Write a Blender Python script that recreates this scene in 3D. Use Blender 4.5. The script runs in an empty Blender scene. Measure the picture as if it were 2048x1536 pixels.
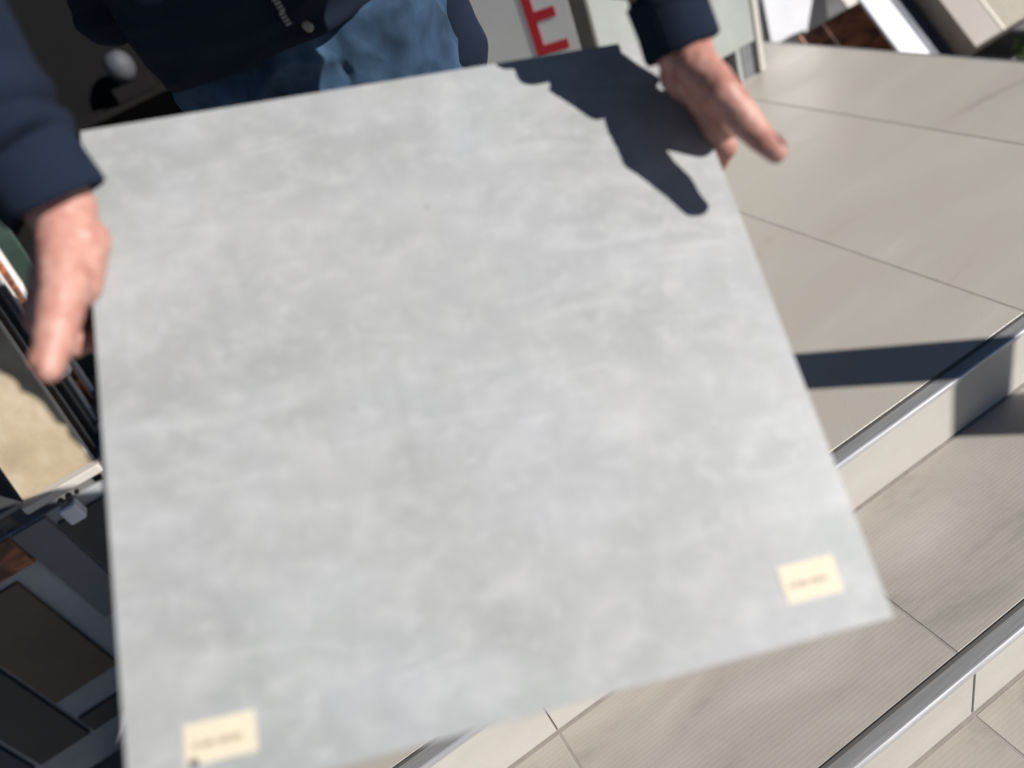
import bpy, bmesh, math, random
from mathutils import Vector, Matrix, noise
random.seed(7)
S = bpy.context.scene
COL = S.collection
R = math.radians

# ---------------------------------------------------------------- camera
cam_d = bpy.data.cameras.new('camera'); cam = bpy.data.objects.new('camera', cam_d); COL.objects.link(cam)
RX = Vector((0.83146948, -0.44393408, -0.33403748))      # camera right
RY = Vector((-0.52333558, -0.42402161, -0.73913838))     # camera down
RZ = Vector((0.18648961, 0.7893847, -0.58488753))        # camera forward
cam.matrix_world = Matrix(((RX.x, -RY.x, -RZ.x, 0.0), (RX.y, -RY.y, -RZ.y, 0.0), (RX.z, -RY.z, -RZ.z, 1.10), (0, 0, 0, 1)))
cam_d.sensor_width = 36.0; cam_d.lens = 36.0*1469.2/2048
cam_d.clip_start = 0.02; cam_d.clip_end = 500
cam_d.dof.use_dof = True; cam_d.dof.focus_distance = 1.2; cam_d.dof.aperture_fstop = 1.6
S.camera = cam

# ---------------------------------------------------------------- sky and sun
EL, AZ = 27.5, -45.0                                       # azimuth from +X towards +Y
w = bpy.data.worlds.new('World'); S.world = w; w.use_nodes = True
nt = w.node_tree; bg = nt.nodes['Background']; bg.inputs[1].default_value = 0.05
sk = nt.nodes.new('ShaderNodeTexSky'); sk.sky_type = 'NISHITA'; sk.sun_disc = False
sk.sun_elevation = R(EL); sk.sun_rotation = R(90-AZ); sk.air_density = .4; sk.dust_density = 0; sk.altitude = 300
nt.links.new(sk.outputs[0], bg.inputs[0])
sd = Vector((math.cos(R(EL))*math.cos(R(AZ)), math.cos(R(EL))*math.sin(R(AZ)), math.sin(R(EL))))
sl = bpy.data.lights.new('sun', 'SUN'); sl.energy = 5.0; sl.angle = R(0.53); sl.color = (1.0, 0.965, 0.925)
so = bpy.data.objects.new('sun', sl); COL.objects.link(so); so.rotation_euler = sd.to_track_quat('Z', 'Y').to_euler()
so.location = sd*20
S.view_settings.view_transform = 'Standard'; S.view_settings.look = 'None'
S.view_settings.exposure = 0.42; S.view_settings.gamma = 1.0; S.view_settings.use_curve_mapping = False

# ---------------------------------------------------------------- helpers
def tag(o, label=None, cat=None, group=None, kind=None):
    if label: o['label'] = label
    if cat: o['category'] = cat
    if group: o['group'] = group
    if kind: o['kind'] = kind
    return o

def link(name, me, mat=None, parent=None):
    o = bpy.data.objects.new(name, me); COL.objects.link(o)
    if mat: me.materials.clear(); me.materials.append(mat)
    if parent:
        o.parent = parent; o.matrix_parent_inverse = Matrix.Identity(4)
        M = mworld(parent).inverted(); me.transform(M)
    return o

def mworld(o):
    m = o.matrix_basis if o.parent is None else mworld(o.parent) @ o.matrix_basis
    return m

def build(name, bm, mat, parent=None, smooth=False):
    bmesh.ops.recalc_face_normals(bm, faces=bm.faces)
    me = bpy.data.meshes.new(name); bm.to_mesh(me); bm.free()
    if smooth:
        for p in me.polygons: p.use_smooth = True
    return link(name, me, mat, parent)

def empty(name, loc, label, cat, group=None):
    o = bpy.data.objects.new(name, None); COL.objects.link(o); o.matrix_basis = Matrix.Translation(loc)
    o.empty_display_size = 0.05
    return tag(o, label, cat, group)

def obox(bm, o, ax, ay, az, bevel=0.0, seg=1):
    """box from corner o along the three edge vectors"""
    o, ax, ay, az = map(Vector, (o, ax, ay, az))
    vs = [bm.verts.new(o+ax*i+ay*j+az*k) for k in (0, 1) for j in (0, 1) for i in (0, 1)]
    fs = [bm.faces.new([vs[i] for i in q]) for q in ((0,2,3,1),(4,5,7,6),(0,1,5,4),(2,6,7,3),(0,4,6,2),(1,3,7,5))]
    if bevel:
        es = list({e for f in fs for e in f.edges})
        bmesh.ops.recalc_face_normals(bm, faces=fs)
        bmesh.ops.bevel(bm, geom=es, offset=bevel, segments=seg, profile=0.6, affect='EDGES')
    return bm

def box(x0, x1, y0, y1, z0, z1, bevel=0.0, bm=None, seg=1):
    bm = bm or bmesh.new()
    return obox(bm, (x0, y0, z0), (x1-x0, 0, 0), (0, y1-y0, 0), (0, 0, z1-z0), bevel, seg)

def capsule(bm, p0, p1, r0, r1, flat=1.0, flatdir=None, n=20):
    """closed tapered capsule; flat squeezes it along flatdir"""
    p0, p1 = Vector(p0), Vector(p1); d = p1-p0; L = max(d.length, 1e-6); a = d/L
    f = Vector(flatdir) if flatdir else a.orthogonal()
    f = (f-a*f.dot(a)).normalized(); g = a.cross(f)
    rings = []; m = 6
    for k in range(1, m+1):
        t = k/m*math.pi/2; rings.append((p0-a*r0*math.cos(t), r0*math.sin(t)))
    for k in range(0, m):
        t = k/m*math.pi/2; rings.append((p1+a*r1*math.sin(t), r1*math.cos(t)))
    vr = []
    for c, r in rings:
        vr.append([bm.verts.new(c+f*(flat*r*math.cos(q*2*math.pi/n))+g*(r*math.sin(q*2*math.pi/n))) for q in range(n)])
    s = bm.verts.new(p0-a*r0); e = bm.verts.new(p1+a*r1)
    for q in range(n):
        bm.faces.new((s, vr[0][(q+1) % n], vr[0][q])); bm.faces.new((e, vr[-1][q], vr[-1][(q+1) % n]))
        for i in range(len(vr)-1):
            bm.faces.new((vr[i][q], vr[i][(q+1) % n], vr[i+1][(q+1) % n], vr[i+1][q]))

def loft(bm, rings, n=32):
    """closed loft of (centre, rx, ry, ux, uy)"""
    vr = []
    for c, rx, ry, ux, uy in rings:
        c, ux, uy = Vector(c), Vector(ux), Vector(uy)
        vr.append([bm.verts.new(c+ux*(rx*math.cos(q*2*math.pi/n))+uy*(ry*math.sin(q*2*math.pi/n))) for q in range(n)])
    for i in range(len(vr)-1):
        for q in range(n):
            bm.faces.new((vr[i][q], vr[i][(q+1) % n], vr[i+1][(q+1) % n], vr[i+1][q]))
    bm.faces.new(vr[0][::-1]); bm.faces.new(vr[-1])

def remesh(bm, voxel, smooth=6, fac=0.5, disp=None):
    """union of closed shapes as one smooth continuous mesh"""
    bmesh.ops.recalc_face_normals(bm, faces=bm.faces)
    me = bpy.data.meshes.new('tmp'); bm.to_mesh(me); bm.free()
    o = bpy.data.objects.new('tmp', me); COL.objects.link(o)
    m = o.modifiers.new('r', 'REMESH'); m.mode = 'VOXEL'; m.voxel_size = voxel
    s = o.modifiers.new('s', 'SMOOTH'); s.iterations = smooth; s.factor = fac
    bpy.context.view_layer.update()
    dg = bpy.context.evaluated_depsgraph_get()
    r = bpy.data.meshes.new_from_object(o.evaluated_get(dg))
    bpy.data.objects.remove(o); bpy.data.meshes.remove(me)
    if disp:
        nr = [v.normal.copy() for v in r.vertices]
        for v, nn in zip(r.vertices, nr): v.co += nn*disp(v.co, nn)
    for p in r.polygons: p.use_smooth = True
    return r

# ---------------------------------------------------------------- materials
def mat(name, base, rough=0.5, metal=0.0, spec=0.5):
    m = bpy.data.materials.new(name); m.use_nodes = True
    b = m.node_tree.nodes['Principled BSDF']
    b.inputs['Base Color'].default_value = (*base, 1); b.inputs['Roughness'].default_value = rough
    b.inputs['Metallic'].default_value = metal; b.inputs['Specular IOR Level'].default_value = spec
    return m

def nd(m, t, **k):
    n = m.node_tree.nodes.new(t)
    for a, v in k.items():
        if a in n.inputs.keys() if isinstance(a, str) else False: n.inputs[a].default_value = v
        else: setattr(n, a, v)
    return n

def noisy(m, cols, scale=8.0, detail=6.0, stretch=(1, 1, 1), rough=(0.4, 0.6), bump=0.0, bscale=60.0, lo=0.3, hi=0.7, bstretch=None, dist=0.0, vary=0.0, bdist=0.002):
    """colour ramp over stretched noise in object space, plus noise bump"""
    T = m.node_tree; L = T.links; b = T.nodes['Principled BSDF']
    tc = T.nodes.new('ShaderNodeTexCoord'); mp = T.nodes.new('ShaderNodeMapping'); mp.inputs['Scale'].default_value = stretch
    oi = T.nodes.new('ShaderNodeObjectInfo'); va = T.nodes.new('ShaderNodeVectorMath'); va.operation = 'MULTIPLY'
    va.inputs[1].default_value = (7.3, 5.1, 3.7)
    L.new(oi.outputs['Random'], va.inputs[0]); L.new(va.outputs[0], mp.inputs['Location'])
    L.new(tc.outputs['Object'], mp.inputs['Vector'])
    nz = T.nodes.new('ShaderNodeTexNoise'); nz.inputs['Scale'].default_value = scale; nz.inputs['Detail'].default_value = detail
    nz.inputs['Roughness'].default_value = 0.6; nz.inputs['Distortion'].default_value = dist
    L.new(mp.outputs[0], nz.inputs['Vector'])
    cr = T.nodes.new('ShaderNodeValToRGB'); e = cr.color_ramp.elements
    e[0].position = lo; e[1].position = hi; e[0].color = (*cols[0], 1); e[1].color = (*cols[-1], 1)
    for i, c in enumerate(cols[1:-1], 1):
        x = e.new(lo+(hi-lo)*i/(len(cols)-1)); x.color = (*c, 1)
    L.new(nz.outputs['Fac'], cr.inputs[0]); out = cr.outputs[0]
    if vary:
        hv = T.nodes.new('ShaderNodeHueSaturation'); mr = T.nodes.new('ShaderNodeMapRange')
        mr.inputs[3].default_value = 1-vary; mr.inputs[4].default_value = 1+vary
        L.new(oi.outputs['Random'], mr.inputs[0]); L.new(mr.outputs[0], hv.inputs['Value']); L.new(out, hv.inputs['Color']); out = hv.outputs[0]
    L.new(out, b.inputs['Base Color'])
    m2 = T.nodes.new('ShaderNodeMapRange'); m2.inputs[1].default_value = 0.3; m2.inputs[2].default_value = 0.7
    m2.inputs[3].default_value = rough[0]; m2.inputs[4].default_value = rough[1]
    L.new(nz.outputs['Fac'], m2.inputs[0]); L.new(m2.outputs[0], b.inputs['Roughness'])
    if bump:
        n2 = T.nodes.new('ShaderNodeTexNoise'); n2.inputs['Scale'].default_value = bscale; n2.inputs['Detail'].default_value = 4
        mp2 = T.nodes.new('ShaderNodeMapping'); mp2.inputs['Scale'].default_value = bstretch or (1, 1, 1)
        L.new(tc.outputs['Object'], mp2.inputs['Vector']); L.new(mp2.outputs[0], n2.inputs['Vector'])
        bp = T.nodes.new('ShaderNodeBump'); bp.inputs['Strength'].default_value = bump; bp.inputs['Distance'].default_value = bdist
        L.new(n2.outputs['Fac'], bp.inputs['Height']); L.new(bp.outputs[0], b.inputs['Normal'])
    return m

M = {}
M['slab'] = noisy(mat('greige_slab', (.5,.47,.42)), [(.37,.335,.285), (.46,.41,.355), (.455,.42,.36), (.47,.435,.38), (.56,.52,.46)], 3.4, 6, (.45, 1.7, 1), (.34, .5), .15, 180, .26, .74, dist=.5, vary=.02)
M['riser'] = noisy(mat('greige_riser', (.5,.47,.42)), [(.40,.375,.335), (.46,.435,.39)], 6, 6, (.6, 1, 1.5), (.4, .55), .1, 200, vary=.02)
def ribbed():
    m = noisy(mat('greige_ribbed_tread', (.5,.47,.42)), [(.27,.245,.215), (.375,.34,.30), (.415,.38,.335), (.465,.43,.38)], 4.5, 7, (.6, 1.6, 1), (.42, .6), 0, 60, .3, .7, dist=.5, vary=.02)
    T = m.node_tree; L = T.links; tc = T.nodes.new('ShaderNodeTexCoord'); wv = T.nodes.new('ShaderNodeTexWave')
    wv.wave_type = 'BANDS'; wv.bands_direction = 'Y'; wv.inputs['Scale'].default_value = 314.16/3.7/20*10; wv.wave_profile = 'SIN'
    L.new(tc.outputs['Object'], wv.inputs['Vector'])
    bp = T.nodes.new('ShaderNodeBump'); bp.inputs['Strength'].default_value = .115; bp.inputs['Distance'].default_value = .0008
    L.new(wv.outputs['Fac'], bp.inputs['Height']); L.new(bp.outputs[0], T.nodes['Principled BSDF'].inputs['Normal'])
    return m
M['ribbed'] = ribbed()
M['grout'] = noisy(mat('grout', (.3,.27,.24)), [(.27,.24,.215), (.34,.305,.275)], 40, 4, rough=(.8, .95))
M['concrete'] = noisy(mat('concrete_base', (.3,.28,.26)), [(.2,.19,.18), (.3,.29,.27)], 9, 7, rough=(.8, .95), bump=.3)
M['alu'] = noisy(mat('brushed_aluminium', (.6,.6,.62)), [(.26,.26,.255), (.35,.345,.34)], 30, 4, (.2, 6, 6), (.45, .6)); M['alu'].node_tree.nodes['Principled BSDF'].inputs['Metallic'].default_value = .25
M['lip'] = noisy(mat('lit_edge_alu', (.6,.6,.62)), [(.42,.42,.43), (.52,.52,.53)], 30, 4, (.2, 6, 6), (.35, .5)); M['lip'].node_tree.nodes['Principled BSDF'].inputs['Metallic'].default_value = .5  # same profile as the flange; its lit front put in as paler metal
M['seal'] = mat('dark_seal', (.09,.085,.078), .8)
M['ground'] = noisy(mat('ground_concrete', (.2,.2,.19)), [(.13,.125,.12), (.2,.195,.185), (.26,.25,.235)], 1.4, 9, rough=(.75, .95), bump=.4, bscale=50)
M['shade_black'] = noisy(mat('shade_black_panels', (.012,.011,.011)), [(.004,.0037,.004), (.009,.008,.0075)], 1.2, 5, rough=(.8, .95), bump=.1); M['shade_black'].node_tree.nodes['Principled BSDF'].inputs['Specular IOR Level'].default_value = .15  # shade over the back wall and shelf put into a near-black colour
M['navy'] = noisy(mat('navy_cotton', (.02,.03,.05)), [(.0065,.0105,.021), (.0105,.017,.032)], 9, 5, rough=(.85, 1.0), bump=.5, bscale=700, bdist=.0006)
M['navy'].node_tree.nodes['Principled BSDF'].inputs['Specular IOR Level'].default_value = .15
M['denim'] = noisy(mat('blue_denim', (.04,.08,.14)), [(.012,.026,.050), (.024,.050,.090), (.050,.095,.155)], 9, 6, (1, 1, .55), (.8, .95), .6, 900, .34, .66, dist=.8, bdist=.0008)
M['denim'].node_tree.nodes['Principled BSDF'].inputs['Specular IOR Level'].default_value = .2
def skin():
    m = noisy(mat('skin', (.5,.3,.22)), [(.32,.13,.10), (.42,.21,.165), (.49,.28,.225)], 45, 5, rough=(.42, .55), bump=.25, bscale=260, bdist=.0008, lo=.32, hi=.68)
    b = m.node_tree.nodes['Principled BSDF']; b.inputs['Subsurface Weight'].default_value = .12
    b.inputs['Subsurface Radius'].default_value = (1, .35, .2); b.inputs['Subsurface Scale'].default_value = .006
    b.inputs['Specular IOR Level'].default_value = .4
    return m
M['skin'] = skin()
M['nail'] = mat('nail', (.56,.30,.25), .3)
M['hair'] = noisy(mat('dark_hair', (.02,.015,.012)), [(.012,.009,.007), (.03,.022,.017)], 60, 3, rough=(.5, .7), bump=.6, bscale=150)
M['eye'] = mat('eye_white', (.7,.68,.65), .2)
M['shoe'] = noisy(mat('shoe_leather', (.03,.028,.026)), [(.02,.018,.017), (.04,.036,.033)], 30, 4, rough=(.4, .6), bump=.3)
M['sole'] = mat('shoe_sole', (.25,.24,.22), .7)
M['zip'] = mat('dull_metal_zip', (.22,.21,.2), .4, .8)
M['pull'] = mat('brass_pull', (.22,.19,.14), .5, .3)

def held_tile_mat():
    m = mat('cement_look_porcelain', (.33,.33,.33), .45)
    T = m.node_tree; L = T.links; b = T.nodes['Principled BSDF']
    tc = T.nodes.new('ShaderNodeTexCoord')
    def nz(scale, detail, st=(1, 1, 1), loc=(0, 0, 0), dist=0.0, rough=.55):
        mp = T.nodes.new('ShaderNodeMapping'); mp.inputs['Scale'].default_value = st; mp.inputs['Location'].default_value = loc
        n = T.nodes.new('ShaderNodeTexNoise'); n.inputs['Scale'].default_value = scale; n.inputs['Detail'].default_value = detail
        n.inputs['Distortion'].default_value = dist; n.inputs['Roughness'].default_value = rough
        L.new(tc.outputs['Object'], mp.inputs[0]); L.new(mp.outputs[0], n.inputs['Vector']); return n.outputs['Fac']
    def ramp(src, a, c, p0, p1):
        r = T.nodes.new('ShaderNodeValToRGB'); e = r.color_ramp.elements; e[0].position = p0; e[1].position = p1
        e[0].color = (*a, 1); e[1].color = (*c, 1); L.new(src, r.inputs[0]); return r.outputs[0]
    def mix(f, a, c, mode='MIX'):
        x = T.nodes.new('ShaderNodeMix'); x.data_type = 'RGBA'; x.blend_type = mode
        if isinstance(f, float): x.inputs['Factor'].default_value = f
        else: L.new(f, x.inputs['Factor'])
        for s, i in ((a, 'A'), (c, 'B')):
            k = [q for q in x.inputs if q.name == i and q.type == 'RGBA'][0]
            if isinstance(s, tuple): k.default_value = (*s, 1)
            else: L.new(s, k)
        return [q for q in x.outputs if q.type == 'RGBA'][0]
    def mul(src, k):
        t = T.nodes.new('ShaderNodeMath'); t.operation = 'MULTIPLY'; t.inputs[1].default_value = k; L.new(src, t.inputs[0]); return t.outputs[0]
    B0, B1 = (0, 0, 0), (1, 1, 1)
    base = ramp(nz(7.0, 8, (1, 1.25, 1), (3, 1, 0), .2, .62), (.282,.288,.279), (.358,.360,.360), .34, .66)
    hue = ramp(nz(5.5, 4, (1, 1.3, 1), (9, 4, 0)), B0, B1, .44, .60)
    c1 = mix(hue, base, mix(.6, base, (.99,.985,1.035), 'MULTIPLY'))
    green = ramp(nz(4.0, 4, (1, 1, 1), (2, 14, 0)), B0, B1, .52, .66)
    c1 = mix(mul(green, .8), c1, mix(.9, c1, (.955,1.0,.99), 'MULTIPLY'))
    blot = ramp(nz(24.0, 5, (1, 1.2, 1), (5, 5, 0), .3, .6), B0, B1, .48, .68)
    c2 = mix(mul(blot, .5), c1, (.418,.42,.416))
    speck = ramp(nz(52.0, 4, (1, 1, 1), (15, 2, 0), .2, .6), B0, B1, .56, .70)
    c2 = mix(mul(speck, .38), c2, (.43,.433,.434))
    wisps = ramp(nz(11.0, 10, (.45, 2.4, 1), (2, 7, 0), .9, .68), B0, B1, .56, .70)
    c3 = mix(mul(wisps, .55), c2, (.425,.428,.432))
    wisp2 = ramp(nz(17.0, 8, (.5, 2.0, 1), (12, 3, 0), 1.4, .62), B0, B1, .60, .70)
    c3 = mix(mul(wisp2, .6), c3, (.44,.44,.446))
    dk = ramp(nz(10.0, 7, (2.6, .5, 1), (1, 8, 0), .5, .62), B0, B1, .54, .72)
    c4 = mix(mul(dk, .34), c3, (.262,.268,.262))
    dk2 = ramp(nz(20.0, 6, (1, 1, 1), (21, 8, 0), .5, .6), B0, B1, .56, .72)
    c4 = mix(mul(dk2, .4), c4, (.268,.273,.268))
    vo = T.nodes.new('ShaderNodeTexVoronoi'); vo.inputs['Scale'].default_value = 14; L.new(tc.outputs['Object'], vo.inputs['Vector'])
    sp = T.nodes.new('ShaderNodeMath'); sp.operation = 'LESS_THAN'; sp.inputs[1].default_value = .036; L.new(vo.outputs['Distance'], sp.inputs[0])
    s2 = T.nodes.new('ShaderNodeMath'); s2.operation = 'MULTIPLY'; s2.inputs[1].default_value = .4; L.new(sp.outputs[0], s2.inputs[0])
    c5 = mix(s2.outputs[0], c4, (.17,.165,.16))
    L.new(c5, b.inputs['Base Color'])
    b.inputs['Roughness'].default_value = .52; b.inputs['Specular IOR Level'].default_value = .38
    n2 = T.nodes.new('ShaderNodeTexNoise'); n2.inputs['Scale'].default_value = 160; n2.inputs['Detail'].default_value = 4
    L.new(tc.outputs['Object'], n2.inputs['Vector'])
    bp = T.nodes.new('ShaderNodeBump'); bp.inputs['Strength'].default_value = .12; bp.inputs['Distance'].default_value = .001
    L.new(n2.outputs['Fac'], bp.inputs['Height']); L.new(bp.outputs[0], b.inputs['Normal'])
    return m
M['held'] = held_tile_mat()
M['biscuit'] = noisy(mat('tile_edge', (.36,.37,.37)), [(.26,.265,.265), (.36,.365,.36)], 60, 4, rough=(.6, .8))
M['sticker'] = noisy(mat('cream_paper', (.55,.5,.41)), [(.58,.51,.385), (.64,.565,.43)], 12, 4, rough=(.6, .75))
M['ink'] = mat('brown_ink', (.15,.09,.07), .6)
M['black_ink'] = mat('black_ink', (.01,.01,.01), .5)

# ---------------------------------------------------------------- ground, landing and steps
Z1, Z2, Z3 = -.155, -.31, -.47
tag(build('ground', box(-30, 30, -30, 30, -.6, Z3), M['ground']), kind='structure')
XL, XR = -.45, 2.22
YN1, YN2, YN3 = .737, .401, .066
T = .012                                                      # slab thickness
bm = bmesh.new()
box(XL, XR-.012, YN1+.003, 3.38, Z3+.002, -.0007, bm=bm); 
box(XL, XR-.012, YN2+.003, YN1+.004, Z3+.002, Z1-.0007, bm=bm)
box(XL, XR-.012, YN3+.003, YN2+.004, Z3+.002, Z2-.0007, bm=bm)
bmesh.ops.remove_doubles(bm, verts=bm.verts, dist=1e-5)
steps = tag(build('steps', bm, M['grout']), kind='structure')
def slabs(name, xs, ys, z, m, gap=.004):
    for i in range(len(xs)-1):
        for j in range(len(ys)-1):
            dz = random.uniform(-.0004, .0004)
            build(name, box(xs[i]+gap/2, xs[i+1]-gap/2, ys[j]+gap/2, ys[j+1]-gap/2, z-T+.0005, z+dz, .0012), m, steps)
NW = .026                                                      # top flange of the nosing
xs = [XL, -.012, .591, 1.208, 1.785, XR]
slabs('tile', [XL, .011, .611, 1.208, 1.785, XR], [YN1+NW+.004, 3.38], 0, M['slab'])
slabs('tread_tile', xs, [YN2+NW+.004, YN1-.002], Z1, M['ribbed'])
slabs('tread_tile', xs, [YN3+NW+.004, YN2-.002], Z2, M['ribbed'])
def risers(yn, ztop, zbot):
    for i in range(len(xs)-1):
        build('riser_tile', box(xs[i]+.002, xs[i+1]-.002, yn+.0005, yn+.0095, zbot+.003, ztop-.012, .0008), M['riser'], steps)
risers(YN1, 0, Z1); risers(YN2, Z1, Z2); risers(YN3, Z2, Z3)
def nosing(yn, z, NW=NW):
    """quarter-round aluminium step profile: flange on top, rounded lip, short drop"""
    prof = [(yn+NW+.0036, z-.0090), (yn+NW+.0036, z+.0006), (yn+.004, z+.0012), (yn+.0032, z-.0090)]
    bm = bmesh.new(); n = len(prof)
    a = [bm.verts.new((XL, y, zz)) for y, zz in prof]; b = [bm.verts.new((XR, y, zz)) for y, zz in prof]
    for i in range(n): bm.faces.new((a[i], a[(i+1) % n], b[(i+1) % n], b[i]))
    bm.faces.new(a[::-1]); bm.faces.new(b)
    nose = build('nosing', bm, M['alu'], steps)
    prof = [(yn+.0030, z-.0088), (yn+.0038, z+.0013), (yn+.001, z+.0012), (yn-.0012, z+.0003), (yn-.0024, z-.0016), (yn-.0030, z-.0040), (yn-.0030, z-.0105), (yn-.0016, z-.0112), (yn+.0002, z-.0105), (yn+.0002, z-.0090)]
    bm = bmesh.new(); n = len(prof)
    a = [bm.verts.new((XL, y, zz)) for y, zz in prof]; b = [bm.verts.new((XR, y, zz)) for y, zz in prof]
    for i in range(n): bm.faces.new((a[i], a[(i+1) % n], b[(i+1) % n], b[i]))
    bm.faces.new(a[::-1]); bm.faces.new(b); build('lip', bm, M['lip'], nose)
    build('seal', box(XL, XR, yn+NW-.0025, yn+NW+.003, z+.0008, z+.0016), M['seal'], nose)
nosing(YN1, 0); nosing(YN2, Z1); nosing(YN3, Z2)
# side edging of the landing (right)
build('edge_trim', box(XR-.010, XR+.002, YN1+.02, 3.38, -.05, .001, .001), M['alu'], steps)

# ---------------------------------------------------------------- dark shopfront behind on the left
wall = empty('shop_wall', (-3, 3.45, Z3), 'panelled shop wall behind the standing man, its shade painted in as black', 'wall')
k = 0
for i in range(6):
    x0 = -5.0+i*1.02
    for j in range(3):
        build('panel', box(x0, x0+1.012, 3.42+random.uniform(0, .003), 3.46, Z3+j*1.1, Z3+j*1.1+1.092, .003), M['shade_black'], wall)
build('wall_core', box(-5.0, 1.115, 3.4605, 3.7, Z3, 2.84), M['shade_black'], wall)
tag(bpy.data.objects['wall_core'], kind=None)

# ---------------------------------------------------------------- toast rack of leaning sample tiles (left)
M['beige'] = noisy(mat('beige_stone_tile', (.4,.31,.2)), [(.30,.235,.155), (.36,.285,.19), (.42,.345,.245)], 9, 6, rough=(.4, .6), lo=.34, hi=.66)
M['rim'] = mat('cream_tile_edge', (.50,.465,.42), .6)
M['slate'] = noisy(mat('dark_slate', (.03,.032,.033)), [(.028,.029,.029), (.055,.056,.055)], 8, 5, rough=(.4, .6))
M['brown'] = noisy(mat('brown_tile', (.1,.06,.035)), [(.085,.055,.036), (.135,.09,.058)], 7, 5, rough=(.4, .6))
M['rust'] = noisy(mat('rust_wood_tile', (.2,.07,.03)), [(.055,.026,.018), (.13,.05,.028), (.30,.10,.04), (.36,.15,.07)], 9, 7, (.5, 2.0, 2.0), (.4, .6), lo=.36, hi=.62, dist=1.4)
M['white'] = noisy(mat('white_glazed_tile', (.7,.7,.72)), [(.60,.61,.65), (.68,.69,.72)], 6, 4, rough=(.25, .35))
M['lgrey'] = noisy(mat('pale_grey_tile', (.35,.36,.36)), [(.27,.28,.285), (.37,.38,.38)], 9, 5, rough=(.4, .6))
M['mgrey'] = noisy(mat('mid_grey_tile', (.15,.15,.16)), [(.12,.122,.13), (.17,.172,.18)], 9, 5, rough=(.4, .6))
M['green'] = noisy(mat('bottle_green_tile', (.02,.04,.032)), [(.016,.03,.025), (.028,.05,.04)], 9, 5, rough=(.4, .55))
M['taupe'] = noisy(mat('taupe_tile', (.2,.17,.145)), [(.17,.145,.12), (.235,.20,.17)], 7, 5, rough=(.45, .6))
M['cream'] = noisy(mat('cream_ribbed_tile', (.5,.46,.38)), [(.46,.42,.34), (.54,.50,.42)], 9, 5, rough=(.45, .6))
M['navy_tile'] = noisy(mat('navy_tile', (.03,.035,.065)), [(.028,.032,.06), (.045,.05,.085)], 7, 5, rough=(.4, .6))
M['steel'] = mat('painted_steel', (.06,.06,.062), .45)
M['alloy_rack'] = mat('grey_rack_metal', (.16,.165,.17), .4, .5)

def leaning(name, xr, w, y0, z0, L, thick, tilt, face, edge, label, group, cat='sample tile', bevel=.002):
    """tile leaning back: foot of its face at (y0, z0), right side at x = xr; face, body and side rim"""
    t = R(tilt); up = Vector((0, math.sin(t), math.cos(t))); nn = Vector((0, -math.cos(t), math.sin(t)))
    o = Vector((xr-w, y0, z0))
    e = empty(name, (xr-w/2, y0, z0), label, cat, group)
    bm = bmesh.new(); obox(bm, o-nn*.002, (w, 0, 0), up*L, -nn*(thick-.002), bevel); build('tile_body', bm, edge, e)
    bm = bmesh.new(); obox(bm, o+Vector((.002, 0, 0))+up*.002-nn*.0018, (w-.004, 0, 0), up*(L-.004), nn*.0018, .0008); build('glazed_face', bm, face, e)
    return e
G1 = 'sample tiles leaning in the rack on the left'
SL = [(1.6275, 0.1637, 0.5766, 0.0223, M['beige'], M['rim'], 'beige stone look tile, foremost in the left rack'),
      (1.6880, 0.1674, 0.4650, 0.0149, M['brown'], M['mgrey'], 'brown tile leaning directly behind the beige one'),
      (1.7438, 0.1581, 0.4278, 0.0168, M['slate'], M['slate'], 'dark slate tile third from the front of the left rack'),
      (1.8182, 0.1674, 0.4650, 0.0130, M['mgrey'], M['lgrey'], 'grey tile leaning fourth in the left rack'),
      (1.9019, 0.1767, 0.4650, 0.0149, M['lgrey'], M['rim'], 'pale grey tile with white edge, behind the grey tile'),
      (1.9484, 0.1674, 0.4650, 0.0111, M['rust'], M['rust'], 'orange brown wood look tile in the left rack'),
      (1.9949, 0.1674, 0.5208, 0.0168, M['white'], M['rim'], 'white glazed tile towards the back of the left rack'),
      (2.1111, 0.1860, 0.6138, 0.0149, M['green'], M['green'], 'bottle green tile at the back of the left rack')]
for i, (y0, w_, L_, th, f, e_, lb) in enumerate(SL):
    leaning('sample_tile', -0.5562+(-.003, 0, .006, .004, -.012, -.006, -.004, .02)[i], w_, y0, 0.3281, L_, th, 30, f, e_, lb, G1)
rack = empty('tile_rack', (-.7, 2.0, Z3), 'dark metal toast rack carrying the leaning tiles on the left', 'rack')
build('shelf', box(-0.7998, -0.5208, 1.6415, 2.2506, 0.3113, 0.3263, .002), M['alloy_rack'], rack)
for x in (-0.7905, -0.5348):
    for y in (1.6554, 2.2320):
        build('leg', box(x-.012, x+.012, y-.012, y+.012, Z3, 0.3108, .002), M['steel'], rack)
for i in range(8):
    y = 1.664+i*.0727
    build('divider', obox(bmesh.new(), (-.744, y+.006, 0.3263), (.012, 0, 0), (0, .004, 0), (0, .055, .095)), M['steel'], rack)

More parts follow.
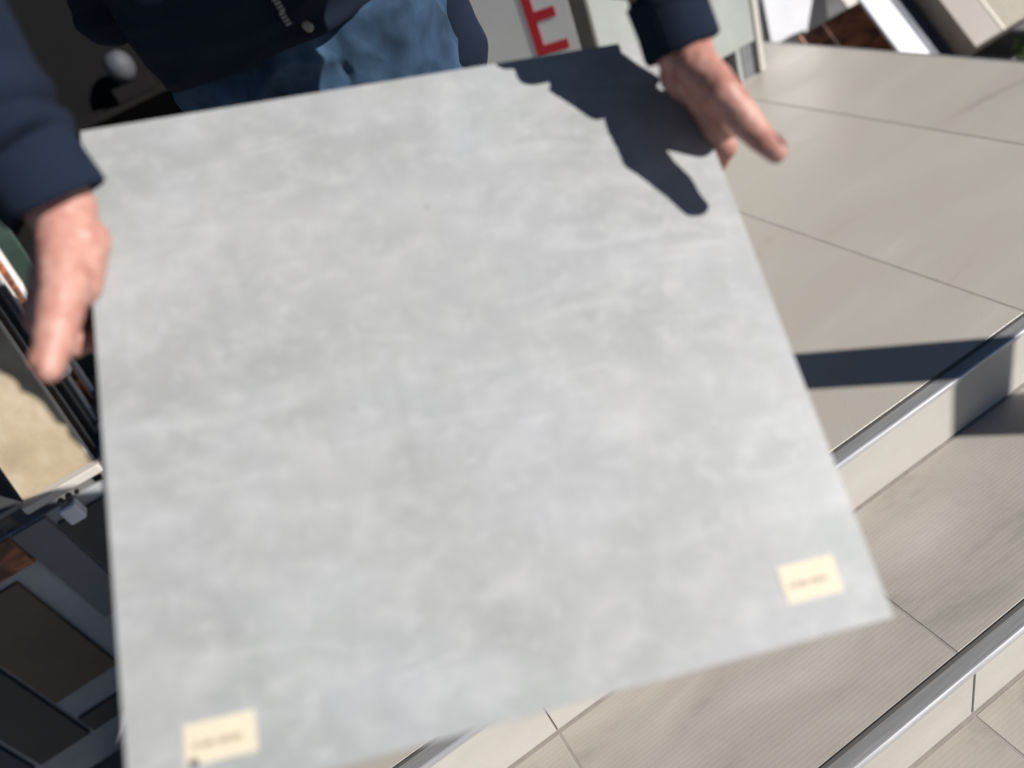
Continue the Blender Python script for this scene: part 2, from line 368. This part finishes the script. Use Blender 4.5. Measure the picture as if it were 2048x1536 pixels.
# small white blocks clipped at the foot of the beige tile
for (x, y, z, s, lb) in ((-.655, 1.605, .238, .038, 'white plastic block under the right foot of the beige tile'), (-0.5441, 1.8600, 0.4490, .034, 'white plastic block clipped beside the tiles near the thumb')):
    e = empty('white_block', (x, y, z), lb, 'block', 'white plastic blocks on the left rack')
    build('block_body', box(x-s/2, x+s/2, y-s/2, y+s/2, z, z+s*1.2, .008, seg=3), M['white'], e)
    build('peg', box(x-s*.15, x+s*.15, y-s*.2, y+s*.2, z+s*1.2, z+s*1.5, .003), M['mgrey'], e)
br = empty('shelf_bracket', (-.74, 1.74, .2), 'pale stone crumb strip below the beige tile', 'bracket')
build('bar', box(-.722, -.545, 1.594, 1.6255, .312, .3335, .003), M['rim'], br)
for x, r_ in ((-.660, .006), (-.641, .007), (-.622, .005)):
    b2 = bmesh.new(); capsule(b2, (x, 1.6071, 0.2955), (x, 1.6126, 0.2955), r_, r_); build('screw', b2, M['slate'], br, True)

# upright display board below, with tiles fixed on it
bd = empty('display_board', (-1.0, 1.76, Z3), 'pale grey upright display board with sample tiles fixed to it', 'display board')
build('back_board', box(-1.3950, -0.5208, 1.6293, 1.6405, -.445, 0.2769, .001), M['lgrey'], bd)
for x in (-1.32, -.60): build('foot', box(x-.02, x+.02, 1.58, 1.640, Z3, -.446, .002), M['steel'], bd)
G2 = 'tiles fixed on the display board'
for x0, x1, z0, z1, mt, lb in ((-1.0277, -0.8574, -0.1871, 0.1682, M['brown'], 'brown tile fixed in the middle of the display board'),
                            (-1.0277, -0.7980, 0.1886, 0.2751, M['rust'], 'dark rusty strip tile at the top of the display board'),
                            (-0.7923, -0.7115, -0.0439, 0.2751, M['mgrey'], 'narrow mid grey tile fixed at the right of the display board'),
                            (-1.1736, -1.0379, -0.3322, 0.0956, M['slate'], 'dark slate tile at the lower left of the display board'),
                            (-1.3764, -1.1886, -0.3322, 0.0956, M['navy_tile'], 'navy tile at the left end of the display board'),
                            (-0.7050, -0.5766, -0.2020, 0.2444, M['slate'], 'dark tile at the right end of the display board'),
                            (-1.0277, -0.8835, -0.3322, -0.2689, M['slate'], 'low strip tile darkened for shade at the foot of the display board')):  # last strip is coloured dark to put shade at the board foot
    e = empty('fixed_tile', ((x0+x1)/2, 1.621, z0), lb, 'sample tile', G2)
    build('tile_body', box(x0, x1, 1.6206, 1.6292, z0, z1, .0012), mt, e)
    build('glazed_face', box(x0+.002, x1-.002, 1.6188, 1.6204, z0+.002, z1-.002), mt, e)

# low shelf with pale pottery against the dark wall
sh = empty('wall_shelf', (-.2, 3.3, .74), 'shelf on the shop wall, painted dark with the same shade', 'shelf')
build('board', box(-.7, .5, 3.22, 3.418, .735, .755, .003), M['shade_black'], sh)
for x in (-.6, .4): build('support', box(x-.01, x+.01, 3.24, 3.418, .62, .7345, .002), M['steel'], sh)
M['pot_shade'] = noisy(mat('shade_grey_stoneware', (.1,.1,.11)), [(.045,.047,.055), (.065,.067,.075)], 12, 4, rough=(.6, .8))  # pale pot lowered to grey, its shade put into the colour
def urn(c, rx, rz, lb):
    e = empty('stoneware_pot', (c[0], c[1], c[2]), lb, 'pot')
    bm = bmesh.new(); n = 28; m = 14; rg = []
    for i in range(m+1):
        t = -1.25+2.45*i/m; rg.append([bm.verts.new((c[0]+rx*math.cos(t)*math.cos(q*2*math.pi/n), c[1]+rx*math.cos(t)*math.sin(q*2*math.pi/n), c[2]+rz*(.949+math.sin(t)))) for q in range(n)])
    for i in range(m):
        for q in range(n): bm.faces.new((rg[i][q], rg[i][(q+1) % n], rg[i+1][(q+1) % n], rg[i+1][q]))
    bm.faces.new(rg[0][::-1]); bm.faces.new(rg[-1])
    build('pot_body', bm, M['pot_shade'], e, True)
urn((-.085, 3.31, .8055), .052, .058, 'small pale pot, greyed for shade, seen between the sleeve and the jeans')
build('riser_block', box(-.16, -.01, 3.24, 3.40, .7555, .805, .003), M['shade_black'], sh)

# ---------------------------------------------------------------- sign and cabinet behind on the right
M['signw'] = noisy(mat('sign_white', (.6,.6,.58)), [(.56,.56,.54), (.63,.63,.61)], 5, 3, rough=(.4, .5))
M['red'] = mat('sign_red', (.42,.008,.02), .5)
M['cab'] = noisy(mat('cabinet_green_grey', (.4,.42,.39)), [(.29,.305,.285), (.36,.38,.35)], 5, 6, rough=(.4, .6))
M['dark'] = mat('cabinet_dark', (.012,.013,.012), .6)
M['frame_and_shade'] = noisy(mat('brown_frame_and_shade', (.06,.055,.045)), [(.05,.045,.036), (.075,.068,.055)], 9, 4, rough=(.5, .7))
hx = Vector((.78, -.63, 0)).normalized(); hn = Vector((-.63, -.78, 0)).normalized()
sg = empty('sign', (1.03, 2.40, 0), 'white upright sign with a red letter E between the man and the cabinet', 'sign')
o0 = Vector((1.225, 2.29, 0))-hx*.46
obj_b = bmesh.new(); obox(obj_b, o0, hx*.46, Vector((0, 0, 1.25)), -hn*.012, .002); build('panel', obj_b, M['signw'], sg)
b2 = bmesh.new(); obox(b2, o0+hx*.462, hx*.05, Vector((0, 0, 1.25)), -hn*.05, .002); build('post', b2, M['frame_and_shade'], sg)
b2 = bmesh.new(); obox(b2, o0-hn*.013+Vector((0, 0, .0)), hx*.46, Vector((0, 0, .03)), -hn*.12, .002); build('foot', b2, M['frame_and_shade'], sg)
def on_sign(b, a0, a1, z0, z1): obox(b, o0+hx*a0+Vector((0, 0, z0))+hn*.0001, hx*(a1-a0), Vector((0, 0, z1-z0)), hn*.002)
b2 = bmesh.new(); EX, EZ, EH = .314, .434, .25
on_sign(b2, EX, EX+.031, EZ, EZ+EH)
for zz in (0, EH/2-.018, EH-.036): on_sign(b2, EX+.0311, EX+(.112 if zz != EH/2-.018 else .098), EZ+zz+.002, EZ+zz+.033)
build('letter', b2, M['red'], sg)

cb = empty('cabinet', (1.64, 2.5, 0), 'pale green grey cabinet over a shade-dark base slot standing on the landing', 'cabinet')
build('body', box(1.288, 1.968, 2.342, 2.45, .125, .95, .004), M['cab'], cb)
build('corner_post', box(1.97, 2.0, 2.338, 2.455, .0, .955, .004), M['rim'], cb)
build('shaded_side', box(1.280, 1.2875, 2.344, 2.45, .0, .95, .001), M['frame_and_shade'], cb)  # cabinet side turned from the sun, its shade painted as brown
build('base_shade', box(1.30, 1.968, 2.40, 2.445, .0, .1245), M['dark'], cb)  # shade inside the open base slot, put in as a near-black block
build('base_leg', box(1.872, 1.895, 2.345, 2.3995, .0, .1245, .002), M['lgrey'], cb)
build('base_panel', box(1.905, 1.968, 2.355, 2.3995, .0, .1245, .002), M['mgrey'], cb)
build('base_leg', box(1.29, 1.315, 2.345, 2.3995, .0, .1245, .002), M['lgrey'], cb)
# ---------------------------------------------------------------- samples beyond the landing (right)
G3 = 'samples propped up beyond the landing edge'
wp = empty('white_board', (2.5, 2.7, Z3), 'bright white board with rounded corner right of the cabinet', 'board', G3)
bm = bmesh.new()
def rounded_panel(bm, yA, yB, zb, zt, r, x0, th, lean):
    pts = []
    for cy, cz, a0 in ((yA+r, zb+r, 180), (yB-r, zb+r, 270), (yB-r, zt-r, 0), (yA+r, zt-r, 90)):
        for s_ in range(7): a = R(a0+s_*15); pts.append((cy+r*math.cos(a), cz+r*math.sin(a)))
    f = []
    for dx in (0, th): f.append([bm.verts.new((x0+dx+(z-zb)*lean, y, z)) for y, z in pts])
    n = len(pts); bm.faces.new(f[0]); bm.faces.new(f[1][::-1])
    for i in range(n): bm.faces.new((f[0][i], f[1][i], f[1][(i+1) % n], f[0][(i+1) % n]))
rounded_panel(bm, 2.5, 2.85, -.235, .75, .05, 2.86, .012, .088)
for v in bm.verts: v.co.x, v.co.y = v.co.y, v.co.x
build('panel', bm, M['white'], wp)
build('stand', box(2.55, 2.80, 2.90, 2.97, Z3, .02, .003), M['steel'], wp)

def rlean(name, x0, x1, y0, z0, L, th, f, e_, lb, t=42):
    return leaning(name, x1, x1-x0, y0, z0, L, th, t, f, e_, lb, G3)
up42 = Vector((0, math.sin(R(42)), math.cos(R(42))))
P0 = Vector((0, 2.10, -.2))-up42*.10
rlean('sample_tile', 2.490, 2.602, P0.y, P0.z, .70, .012, M['white'], M['white'], 'narrow white plank sample leaning beyond the landing')
rlean('sample_tile', 2.604, 2.70, P0.y+.01, P0.z, .70, .012, M['navy_tile'], M['navy_tile'], 'navy strip sample beside the white plank')
P1 = Vector((0, 2.35, -.2))-up42*.16
rlean('sample_tile', 2.33, 2.76, P1.y, P1.z, .40, .010, M['rust'], M['rust'], 'rust and brown wood grain tile behind the white plank')
P2 = Vector((0, 2.70, -.2))-up42*.02
rlean('sample_tile', 2.83, 3.3, P2.y-.05, P2.z, .60, .010, M['rim'], M['rim'], 'pale cream tile behind the rust coloured tile')
# taupe tile with a ribbed cream top
bx = empty('tile_box', (2.74, 2.03, Z3), 'taupe sample with ribbed cream side at the top right', 'sample box', G3)
nn42 = Vector((0, -math.cos(R(42)), math.sin(R(42))))
o = Vector((2.705, 2.0, -.2)); bm = bmesh.new(); obox(bm, o, (.150, 0, 0), up42*.55, -nn42*.10, .003); build('taupe_face', bm, M['taupe'], bx)
bm = bmesh.new(); obox(bm, o+Vector((.151, 0, 0)), (.022, 0, 0), up42*.55, -nn42*.10, .003); build('cream_border', bm, M['cream'], bx)
for i in range(20):
    bm = bmesh.new(); obox(bm, o+Vector((.176+i*.0125, 0, 0)), (.009, 0, 0), up42*.55, -nn42*.05, .002)
    build('rib', bm, M['cream'], bx)
bm = bmesh.new(); obox(bm, o+Vector((.175, 0, 0))-nn42*.0502, (.25, 0, 0), up42*.55, -nn42*.05, .001); build('rib_backing', bm, M['taupe'], bx)
fr = empty('sample_stand', (2.7, 2.3, Z3), 'dark metal frame holding the samples beyond the landing', 'stand')
build('rail', box(2.30, 3.25, 1.98, 2.0, -.36, -.33, .003), M['steel'], fr)
build('rail', box(2.30, 3.25, 2.66, 2.69, -.36, -.33, .003), M['steel'], fr)
for x in (2.32, 3.22):
    build('leg', box(x-.012, x+.012, 1.975, 2.70, Z3, -.3605, .003), M['steel'], fr)
# bush at the right
M['leaf'] = noisy(mat('bush_leaf', (.05,.1,.02)), [(.035,.08,.015), (.08,.16,.03)], 30, 3, rough=(.45, .6))
M['twig'] = mat('twig', (.08,.055,.035), .8)
bs = empty('bush', (2.86, 1.76, Z3), 'green leafy bush at the top right corner', 'bush')
bm = bmesh.new(); rr = random.Random(3)
for i in range(2600):
    while True:
        p = Vector((rr.uniform(-1, 1), rr.uniform(-1, 1), rr.uniform(-1, 1)))
        if .25 < p.length < 1: break
    k = 1+.25*noise.noise(p*2.2)
    c = Vector((2.86+p.x*.21*k, 1.76+p.y*.13*k, -.28+p.z*.19*k))
    if c.z < Z3+.02: continue
    a = Vector((rr.gauss(0, 1), rr.gauss(0, 1), rr.gauss(0, 1)+.6)).normalized(); b_ = a.orthogonal().normalized(); b_.rotate(Matrix.Rotation(rr.uniform(0, 6.28), 3, a)); c_ = a.cross(b_)
    s_ = rr.uniform(.012, .024)
    v = [bm.verts.new(c+q) for q in (-b_*s_, -b_*s_*.3+c_*s_*.38, b_*s_*.5+c_*s_*.3, b_*s_, b_*s_*.5-c_*s_*.3, -b_*s_*.3-c_*s_*.38)]
    v[2].co += a*s_*.12; v[4].co += a*s_*.12
    bm.faces.new(v)
tag(build('foliage', bm, M['leaf'], bs), kind='stuff')
bm = bmesh.new()
for i in range(9):
    a = i*.7; capsule(bm, (2.86, 1.76, Z3), (2.86+.15*math.cos(a), 1.76+.09*math.sin(a), -.22), .008, .003, n=8)
build('branches', bm, M['twig'], bs)

# unseen post, added to throw the shadow band across the landing
ps = empty('shadow_post', (2.36, -.57, Z3), 'unseen square post added right of the steps for its shadow', 'post')
c, s_ = math.cos(R(45)), math.sin(R(45))
def dbox(cx, cy, hw, z0, z1, m, nm):
    bm = bmesh.new(); obox(bm, (cx-hw*c-hw*s_, cy+hw*s_-hw*c, z0), (2*hw*c, -2*hw*s_, 0), (2*hw*s_, 2*hw*c, 0), (0, 0, z1-z0), .004); build(nm, bm, m, ps)
dbox(2.36, -.57, .06, Z3+.012, 2.1, M['mgrey'], 'shaft'); dbox(2.36, -.57, .11, Z3, Z3+.0115, M['steel'], 'base_plate')

# ---------------------------------------------------------------- held tile (local x = across, -y = down the tile, z = face normal)
TO = Vector((-.0863, .8444, 1.0055))
U = Vector((.938, -.251, -.237)).normalized(); N = Vector((.026, -.632, .774)); N = (N-U*N.dot(U)).normalized(); V = -(N.cross(U))
V = V.normalized()
def W(u, v, n): return TO+U*u+V*v+N*n
TM = Matrix(((U.x, -V.x, N.x, TO.x), (U.y, -V.y, N.y, TO.y), (U.z, -V.z, N.z, TO.z), (0, 0, 0, 1)))
A = .600
def local(name, bm, m):
    bmesh.ops.recalc_face_normals(bm, faces=bm.faces)
    me = bpy.data.meshes.new(name); bm.to_mesh(me); bm.free(); me.materials.append(m)
    o = bpy.data.objects.new(name, me); COL.objects.link(o); return o
ht = local('porcelain_tile', box(0, A, -A-.003, 0, -.0095, 0, .0009, seg=2), M['held'])
ht.matrix_basis = TM
tag(ht, 'large square light grey cement look tile held by the man', 'tile')
def onkid(name, bm, m):
    o = local(name, bm, m); o.parent = ht; return o
bk = onkid('tile_back', box(.001, A-.001, -A-.002, -.001, -.0115, -.0096), M['biscuit'])
for (u0, v0, du, dv, ang, lb) in ((.0425, .5475, .0525, .0285, 1.5, 'cream sticker near the lower left corner of the tile'), (.5190, .5435, .0490, .0298, .5, 'cream sticker near the lower right corner of the tile')):
    st = empty('sticker', (0, 0, 0), lb, 'sticker', 'cream stickers on the held tile')
    st.matrix_basis = TM @ Matrix.Translation((u0, -v0, .0002)) @ Matrix.Rotation(R(-ang), 4, 'Z')
    def kid(name, bm, m):
        o = local(name, bm, m); o.parent = st; return o
    kid('paper', box(0, du, -dv, 0, 0, .0003), M['sticker'])
    # one line of small blurred lettering: uneven strokes
    rr = random.Random(5); x = du*.13; 
    bm = bmesh.new(); y0 = -dv*.62; h = .0040
    while x < du*.76:
        wd = rr.uniform(.0013, .0022); kind = rr.choice('nouit')
        z0, z1 = .00035, .0004
        box(x, x+.0007, y0, y0+h, z0, z1, bm=bm)
        if kind in 'nou': box(x+wd-.0007, x+wd, y0, y0+h, z0, z1, bm=bm)
        if kind in 'no': box(x+.0006, x+wd-.0006, y0+h-.0005, y0+h, z0, z1, bm=bm)
        if kind in 'ou': box(x+.0006, x+wd-.0006, y0, y0+.0005, z0, z1, bm=bm)
        if kind == 't': box(x+.0006, x+wd, y0+h*.6, y0+h*.6+.0005, z0, z1, bm=bm)
        x += wd+.0008
    kid('lettering', bm, M['ink'])
    if u0 < .1:
        bm = bmesh.new()
        vs = [bm.verts.new((.0065+.0035*math.cos(a*.785), -dv+.0015+.003*math.sin(a*.785), .0004)) for a in range(8)]; bm.faces.new(vs)
        kid('dark_mark', bm, M['black_ink'])

# ---------------------------------------------------------------- the man
UX, UY = Vector((1, 0, 0)), Vector((0, 1, 0))
LW, LE, LS = W(.578, .072, .053), W(.505, -.19, .203), Vector((.385, .90, 1.39))      # his left arm
RW, RE, RS = W(.002, .120, .050), W(-.075, -.085, .205), Vector((-.005, .92, 1.39))  # his right arm
def hand(bm, wrist, elbow, thumb, thenar, fingers):
    capsule(bm, wrist, wrist.lerp(elbow, .45), .0285, .034, .84, N)
    for a, b_, r0, r1 in thenar: capsule(bm, W(*a), W(*b_), r0, r1)
    for i in range(len(thumb)-1): capsule(bm, W(*thumb[i][:3]), W(*thumb[i+1][:3]), thumb[i][3], thumb[i+1][3])
    for f in fingers:
        for i in range(len(f)-1): capsule(bm, W(*f[i][:3]), W(*f[i+1][:3]), f[i][3], f[i+1][3])
bmL = bmesh.new()
hand(bmL, LW, LE,
     [(.578,.090,.060,.0215), (.582,.112,.0665,.0195), (.5880,.138,.0725,.0178), (.6035,.174,.067,.0140), (.6160,.203,.068,.0106)],
     [((.580,.095,.048), (.602,.122,.022), .020, .015), ((.584,.098,.044), (.612,.132,.006), .018, .013), ((.585,.085,.03), (.606,.085,.0), .018, .014), ((.584,.112,.056), (.606,.140,.024), .0145, .0115), ((.572,.08,.036), (.590,.10,.022), .018, .012)],
     [[(.586,.084,.034,.0165), (.6125,.143,-.004,.0128), (.607,.150,-.044,.0098), (.583,.149,-.040,.0088), (.562,.147,-.0215,.0078)],
      [(.592,.082,.022,.016), (.6150,.137,-.024,.0122), (.607,.140,-.066,.0100), (.580,.138,-.058,.0090), (.560,.134,-.0220,.0080)],
      [(.598,.080,.008,.015), (.6150,.126,-.042,.0115), (.602,.122,-.078,.0094), (.576,.118,-.062,.0084), (.562,.114,-.0220,.0076)],
      [(.600,.076,-.004,.014), (.6110,.112,-.054,.0102), (.598,.104,-.080,.0080), (.578,.098,-.060,.0072), (.566,.094,-.0210,.0066)]])
bmR = bmesh.new()
hand(bmR, RW, RE,
     [(.004,.146,.050,.0210), (.004,.198,.054,.0178), (-.0035,.240,.058,.0152), (-.0100,.268,.0585,.0112)],
     [((.010,.148,.040), (.004,.188,.038), .0250, .0200), ((.004,.150,.045), (-.004,.195,.040), .023, .019), ((-.006,.15,.034), (-.032,.182,.006), .020, .017), ((-.02,.13,.012), (-.048,.176,-.014), .018, .015), ((.0,.128,.03), (-.016,.13,.0), .020, .016)],
     [[(-.006,.134,.038,.018), (-.0440,.190,-.002,.0150), (-.036,.204,-.038,.0115), (-.004,.196,-.038,.0093), (.018,.190,-.0215,.0082)],
      [(-.014,.130,.025,.017), (-.0520,.182,-.020,.0138), (-.030,.192,-.056,.0106), (-.004,.190,-.058,.0094), (.016,.186,-.0225,.0083)],
      [(-.020,.126,.010,.016), (-.0510,.168,-.038,.0125), (-.028,.172,-.072,.0100), (-.002,.170,-.064,.0088), (.014,.167,-.0220,.0080)],
      [(-.018,.120,-.002,.015), (-.0360,.150,-.050,.0110), (-.024,.152,-.076,.0086), (.000,.150,-.064,.0076), (.012,.148,-.0210,.0070)]])
def skin_fold(co, nn): return .0007*noise.noise(co*120)+.0010*noise.noise(co*42)
meL = remesh(bmL, .0019, 7, .5, skin_fold); meR = remesh(bmR, .0019, 7, .5, skin_fold)
# torso, legs, arms, neck and head: the hips stay back while the shoulders reach forward
def lean_back(bm):
    for v in bm.verts:
        t = min(1, max(0, (1.40-v.co.z)/.32)); t = t*t*(3-2*t)
        v.co.y += .12*t; v.co.x *= 1+.085*t
bm = bmesh.new()
loft(bm, [((.19, 1.12, .84), .12, .09, UX, UY), ((.19, 1.12, .92), .16, .105, UX, UY), ((.19, 1.09, 1.05), .15, .11, UX, UY), ((.19, 1.03, 1.20), .15, .11, UX, UY), ((.19, .96, 1.34), .17, .10, UX, UY), ((.19, .93, 1.41), .15, .08, UX, UY), ((.19, .915, 1.46), .06, .06, UX, UY)])
for sx, hip, knee, ank, toe in ((-1, (.12, 1.14, .90), (.150, 1.17, .48), (.130, 1.25, .09), (.115, 1.10, .035)), (1, (.285, 1.12, .90), (.31, 1.09, .48), (.32, 1.16, .09), (.345, 1.01, .035))):
    capsule(bm, hip, knee, .08, .055); capsule(bm, knee, ank, .055, .036); capsule(bm, ank, toe, .034, .026)
lean_back(bm)
for sh_, el, wr in ((LS, LE, LW), (RS, RE, RW)):
    capsule(bm, sh_, el, .048, .038); capsule(bm, el, wr.lerp(el, .25), .038, .030); capsule(bm, Vector((.19, .925, 1.40)), sh_, .06, .05)
capsule(bm, (.19, .92, 1.42), (.19, .885, 1.53), .058, .052)                          # neck
capsule(bm, (.19, .885, 1.60), (.19, .88, 1.655), .082, .084); capsule(bm, (.19, .835, 1.555), (.19, .85, 1.60), .045, .062)   # jaw, skull
capsule(bm, (.19, .795, 1.635), (.19, .770, 1.600), .008, .013, n=12)                 # nose
for s2 in (-1, 1):
    capsule(bm, (.19+s2*.082, .895, 1.595), (.19+s2*.086, .90, 1.635), .012, .017, .5, (1, 0, 0), n=12)   # ears
    capsule(bm, (.19+s2*.015, .805, 1.650), (.19+s2*.045, .812, 1.650), .010, .009, n=12)                # brow
capsule(bm, (.172, .790, 1.570), (.208, .790, 1.570), .007, .007, n=12)               # lips
body = remesh(bm, .008, 4, .5)
b2 = bmesh.new(); b2.from_mesh(body); b2.from_mesh(meL); b2.from_mesh(meR)
for f in b2.faces: f.smooth = True
me = bpy.data.meshes.new('person'); b2.to_mesh(me); b2.free()
man = link('person', me, M['skin'])
for p in me.polygons: p.use_smooth = True
tag(man, 'man in navy zip jacket and blue jeans holding a large grey tile', 'person')
# nails
def nail(p, along, up_, r):
    a = along.normalized(); u_ = (up_-a*up_.dot(a)).normalized(); s2 = a.cross(u_)
    bm = bmesh.new(); c0 = p+u_*r*1.10
    n = 10; m = 8; grid = []
    for i in range(m+1):
        row = []
        for j in range(n+1):
            x = -1+2*j/n; y = -1+2*i/m
            k = math.sqrt(max(0, 1-.55*x*x)) if y > 0 else 1
            row.append(bm.verts.new(c0+a*(y*k*.0072)+s2*(x*.0062)+u_*(.0026*math.sqrt(max(0, 1-.8*x*x))-.0012*max(0, y)**2)))
        grid.append(row)
    for i in range(m):
        for j in range(n): bm.faces.new((grid[i][j], grid[i][j+1], grid[i+1][j+1], grid[i+1][j]))
    bmesh.ops.solidify(bm, geom=bm.faces[:], thickness=.0006)
    build('thumb_nail', bm, M['nail'], man, True)
nail(W(.6148,.2005,.0679), W(.6165,.204,.068)-W(.6045,.176,.066), N*.8+U*.9, .0086)
nail(W(-.0092,.2645,.0585), W(-.0100,.268,.0585)-W(-.0035,.240,.058), N-U*.25+V*.35, .0122)

# clothes
def folds(co, nn, f=1.0):
    a = noise.noise(Vector((co.x*9, co.y*9, co.z*26))+Vector((3, 1, 7)))
    b_ = noise.noise(co*14+Vector((7, 7, 2)))
    return (.0055*(1-abs(a)*2.2)+.003*b_)*f
bm = bmesh.new()
loft(bm, [((.19, 1.105, .955), .180, .128, UX, UY), ((.19, 1.10, .985), .186, .134, UX, UY), ((.19, 1.09, 1.02), .190, .140, UX, UY), ((.19, 1.075, 1.10), .190, .145, UX, UY), ((.19, 1.03, 1.22), .195, .140, UX, UY), ((.19, .96, 1.34), .205, .130, UX, UY), ((.19, .92, 1.43), .17, .10, UX, UY), ((.19, .905, 1.475), .075, .07, UX, UY)])
capsule(bm, (.405, 1.19, 1.16), (.432, 1.20, .80), .050, .052, .8, (0, 1, 0)); capsule(bm, (.30, 1.16, 1.12), (.40, 1.19, 1.10), .08, .055)
capsule(bm, (.06, 1.15, 1.12), (-.005, 1.17, 1.075), .05, .045, .6, (0, 1, 0))        # sagging side of the jacket
lean_back(bm)
for sh_ in (LS, RS): capsule(bm, Vector((.19, .93, 1.38)), sh_, .09, .075)
jac = link('jacket', remesh(bm, .0065, 4, .5, folds), M['navy'], man)
def sleeve(sh_, el, wr, r0, r1, r2, seed, cufftop):
    bm = bmesh.new(); d = (el-wr).normalized()
    up_ = (Vector((.016, .016, .012)) if sh_ is LS else Vector((0, 0, .008)))
    capsule(bm, sh_+up_*.5, el+up_, .085, r0); capsule(bm, el+up_, el, .060, .050)
    capsule(bm, el, wr.lerp(el, .50), .050, r1*1.2); capsule(bm, wr.lerp(el, .50), wr.lerp(el, cufftop+.04), r1*1.2, r1)
    L0 = (el-wr).length
    def f(co, nn):
        t = (co-wr).dot(d)
        a = noise.noise(co*11+Vector((seed, 0, 0))); b_ = noise.noise(co*24+Vector((0, seed, 0)))
        w1 = .0065*math.sin(t*105+5*a)*(.55+b_)
        g1 = -.006*math.exp(-((t-.072-.012*a)/.005)**2)+.0040*math.exp(-((t-.090-.012*a)/.012)**2)*(.8+a)
        return w1+g1+.003*noise.noise(co*30)
    return link('sleeve', remesh(bm, .004, 4, .5, f), M['navy'], man)
sleeve(LS, LE, LW, .070, .038, .033, 3, .17)
sleeve(RS, RE, RW, .062, .046, .040, 9, .20)
def cuff(wr, el, r, t0, t1, seed):
    d = (el-wr).normalized(); f = d.orthogonal().normalized(); g = d.cross(f)
    f = (N-d*N.dot(d)).normalized(); g = d.cross(f)
    bm = bmesh.new(); n = 120; prof = [(t0+.003, r-.0045), (t0, r-.002), (t0+.001, r), (t0+.006, r+.001), ((t0+t1)/2, r+.0005), (t1-.006, r+.0012), (t1, r+.0016), (t1+.001, r-.001), (t1-.004, r-.006), (t0+.010, r-.0065)]
    rg = []
    for t, rr_ in prof:
        rg.append([])
        for q in range(n):
            a = q*2*math.pi/n; k = rr_+.0006*math.cos(q*2*math.pi/3)+.0012*noise.noise(Vector((math.cos(a)*2, math.sin(a)*2, t*40+seed)))
            rg[-1].append(bm.verts.new(wr+d*t+f*(k*.90*math.cos(a))+g*(k*math.sin(a))))
    for i in range(len(rg)):
        for q in range(n):
            j = (i+1) % len(rg); bm.faces.new((rg[i][q], rg[i][(q+1) % n], rg[j][(q+1) % n], rg[j][q]))
    build('cuff', bm, M['navy'], man, True)
cuff(LW, LE, .0360, .004, .058, 2)
cuff(RW, RE, .0430, .004, .062, 6)
# zip down the jacket front, at its middle
zb = bmesh.new(); zt = []
def front_y(z): return 1.105-.128-.004 if z < .96 else (1.10-.140 if z < 1.0 else 1.09-.1445-.04*(z-1.02))
for i in range(70):
    z = .984+i*.0045; y = front_y(z)-.006
    x = .168-(z-.962)*.10
    box(x-.0035, x+.0035, y-.003, y+.004, z, z+.0028, bm=zb)
lean_back(zb); build('zip', zb, M['zip'], jac)
zb = bmesh.new(); capsule(zb, (.184, front_y(.97)-.010, .976), (.186, front_y(.97)-.010, .972), .0055, .0060, .5, (0, 1, 0), n=12); lean_back(zb); build('zip_pull', zb, M['pull'], jac, True)
# jeans
def jf(co, nn):
    p = co-Vector((.19, 1.0, .93))
    q = Vector((p.x*6-p.z*13, p.y*8, p.z*7+p.x*9)); a = noise.noise(q+Vector((1, 4, 2))); q2 = Vector((p.x*16+p.z*9, p.y*10, p.z*18-p.x*12)); b_ = noise.noise(q2+Vector((5, 1, 8)))
    return .011*(1-abs(a)*2.4)*(1 if co.z > .6 else .5)+.0045*(1-abs(b_)*2)-.004
bm = bmesh.new()
loft(bm, [((.19, 1.125, .78), .14, .10, UX, UY), ((.19, 1.125, .86), .180, .118, UX, UY), ((.19, 1.12, .94), .176, .122, UX, UY), ((.19, 1.115, 1.0), .165, .115, UX, UY)])
capsule(bm, (.120, 1.14, .90), (.150, 1.17, .50), .100, .078); capsule(bm, (.150, 1.17, .50), (.130, 1.25, .07), .078, .060)
capsule(bm, (.280, 1.085, .915), (.31, 1.07, .50), .108, .080); capsule(bm, (.31, 1.07, .50), (.32, 1.155, .07), .080, .060)
capsule(bm, (.345, 1.19, .93), (.34, 1.17, .60), .088, .075)
lean_back(bm)
jeans = link('jeans', remesh(bm, .006, 3, .5, jf), M['denim'], man)
# shoes, hair, eyes
for (a, b_) in (((.130, 1.27, .05), (.112, 1.06, .042)), ((.32, 1.18, .05), (.35, .97, .042))):
    bm = bmesh.new(); capsule(bm, a, b_, .048, .044, .85, (0, 0, 1)); lean_back(bm); sm = remesh(bm, .005, 3)
    for v in sm.vertices: v.co.z = max(v.co.z, .018)
    so_ = link('shoe', sm, M['shoe'], man)
    bm = bmesh.new(); capsule(bm, (a[0], a[1], .010), (b_[0], b_[1], .010), .052, .048, .18, (0, 0, 1)); lean_back(bm); build('sole', bm, M['sole'], so_, True)
bm = bmesh.new(); capsule(bm, (.19, .905, 1.62), (.19, .90, 1.668), .090, .090); capsule(bm, (.19, .87, 1.70), (.19, .84, 1.70), .068, .055); hm = remesh(bm, .005, 3, .5, lambda c_, n_: .003*noise.noise(c_*60))
link('hair', hm, M['hair'], man)
hb = bpy.data.objects['hair']; hbm = bmesh.new(); hbm.from_mesh(hb.data)
bmesh.ops.delete(hbm, geom=[v for v in hbm.verts if (v.co.y < .835 and v.co.z < 1.69) or (v.co.y < .88 and v.co.z < 1.64)], context='VERTS'); hbm.to_mesh(hb.data); hbm.free()
for s2 in (-1, 1):
    bm = bmesh.new(); capsule(bm, (.19+s2*.030, .816, 1.632), (.19+s2*.031, .816, 1.632), .0125, .0125, n=16); build('eye', bm, M['eye'], man, True)
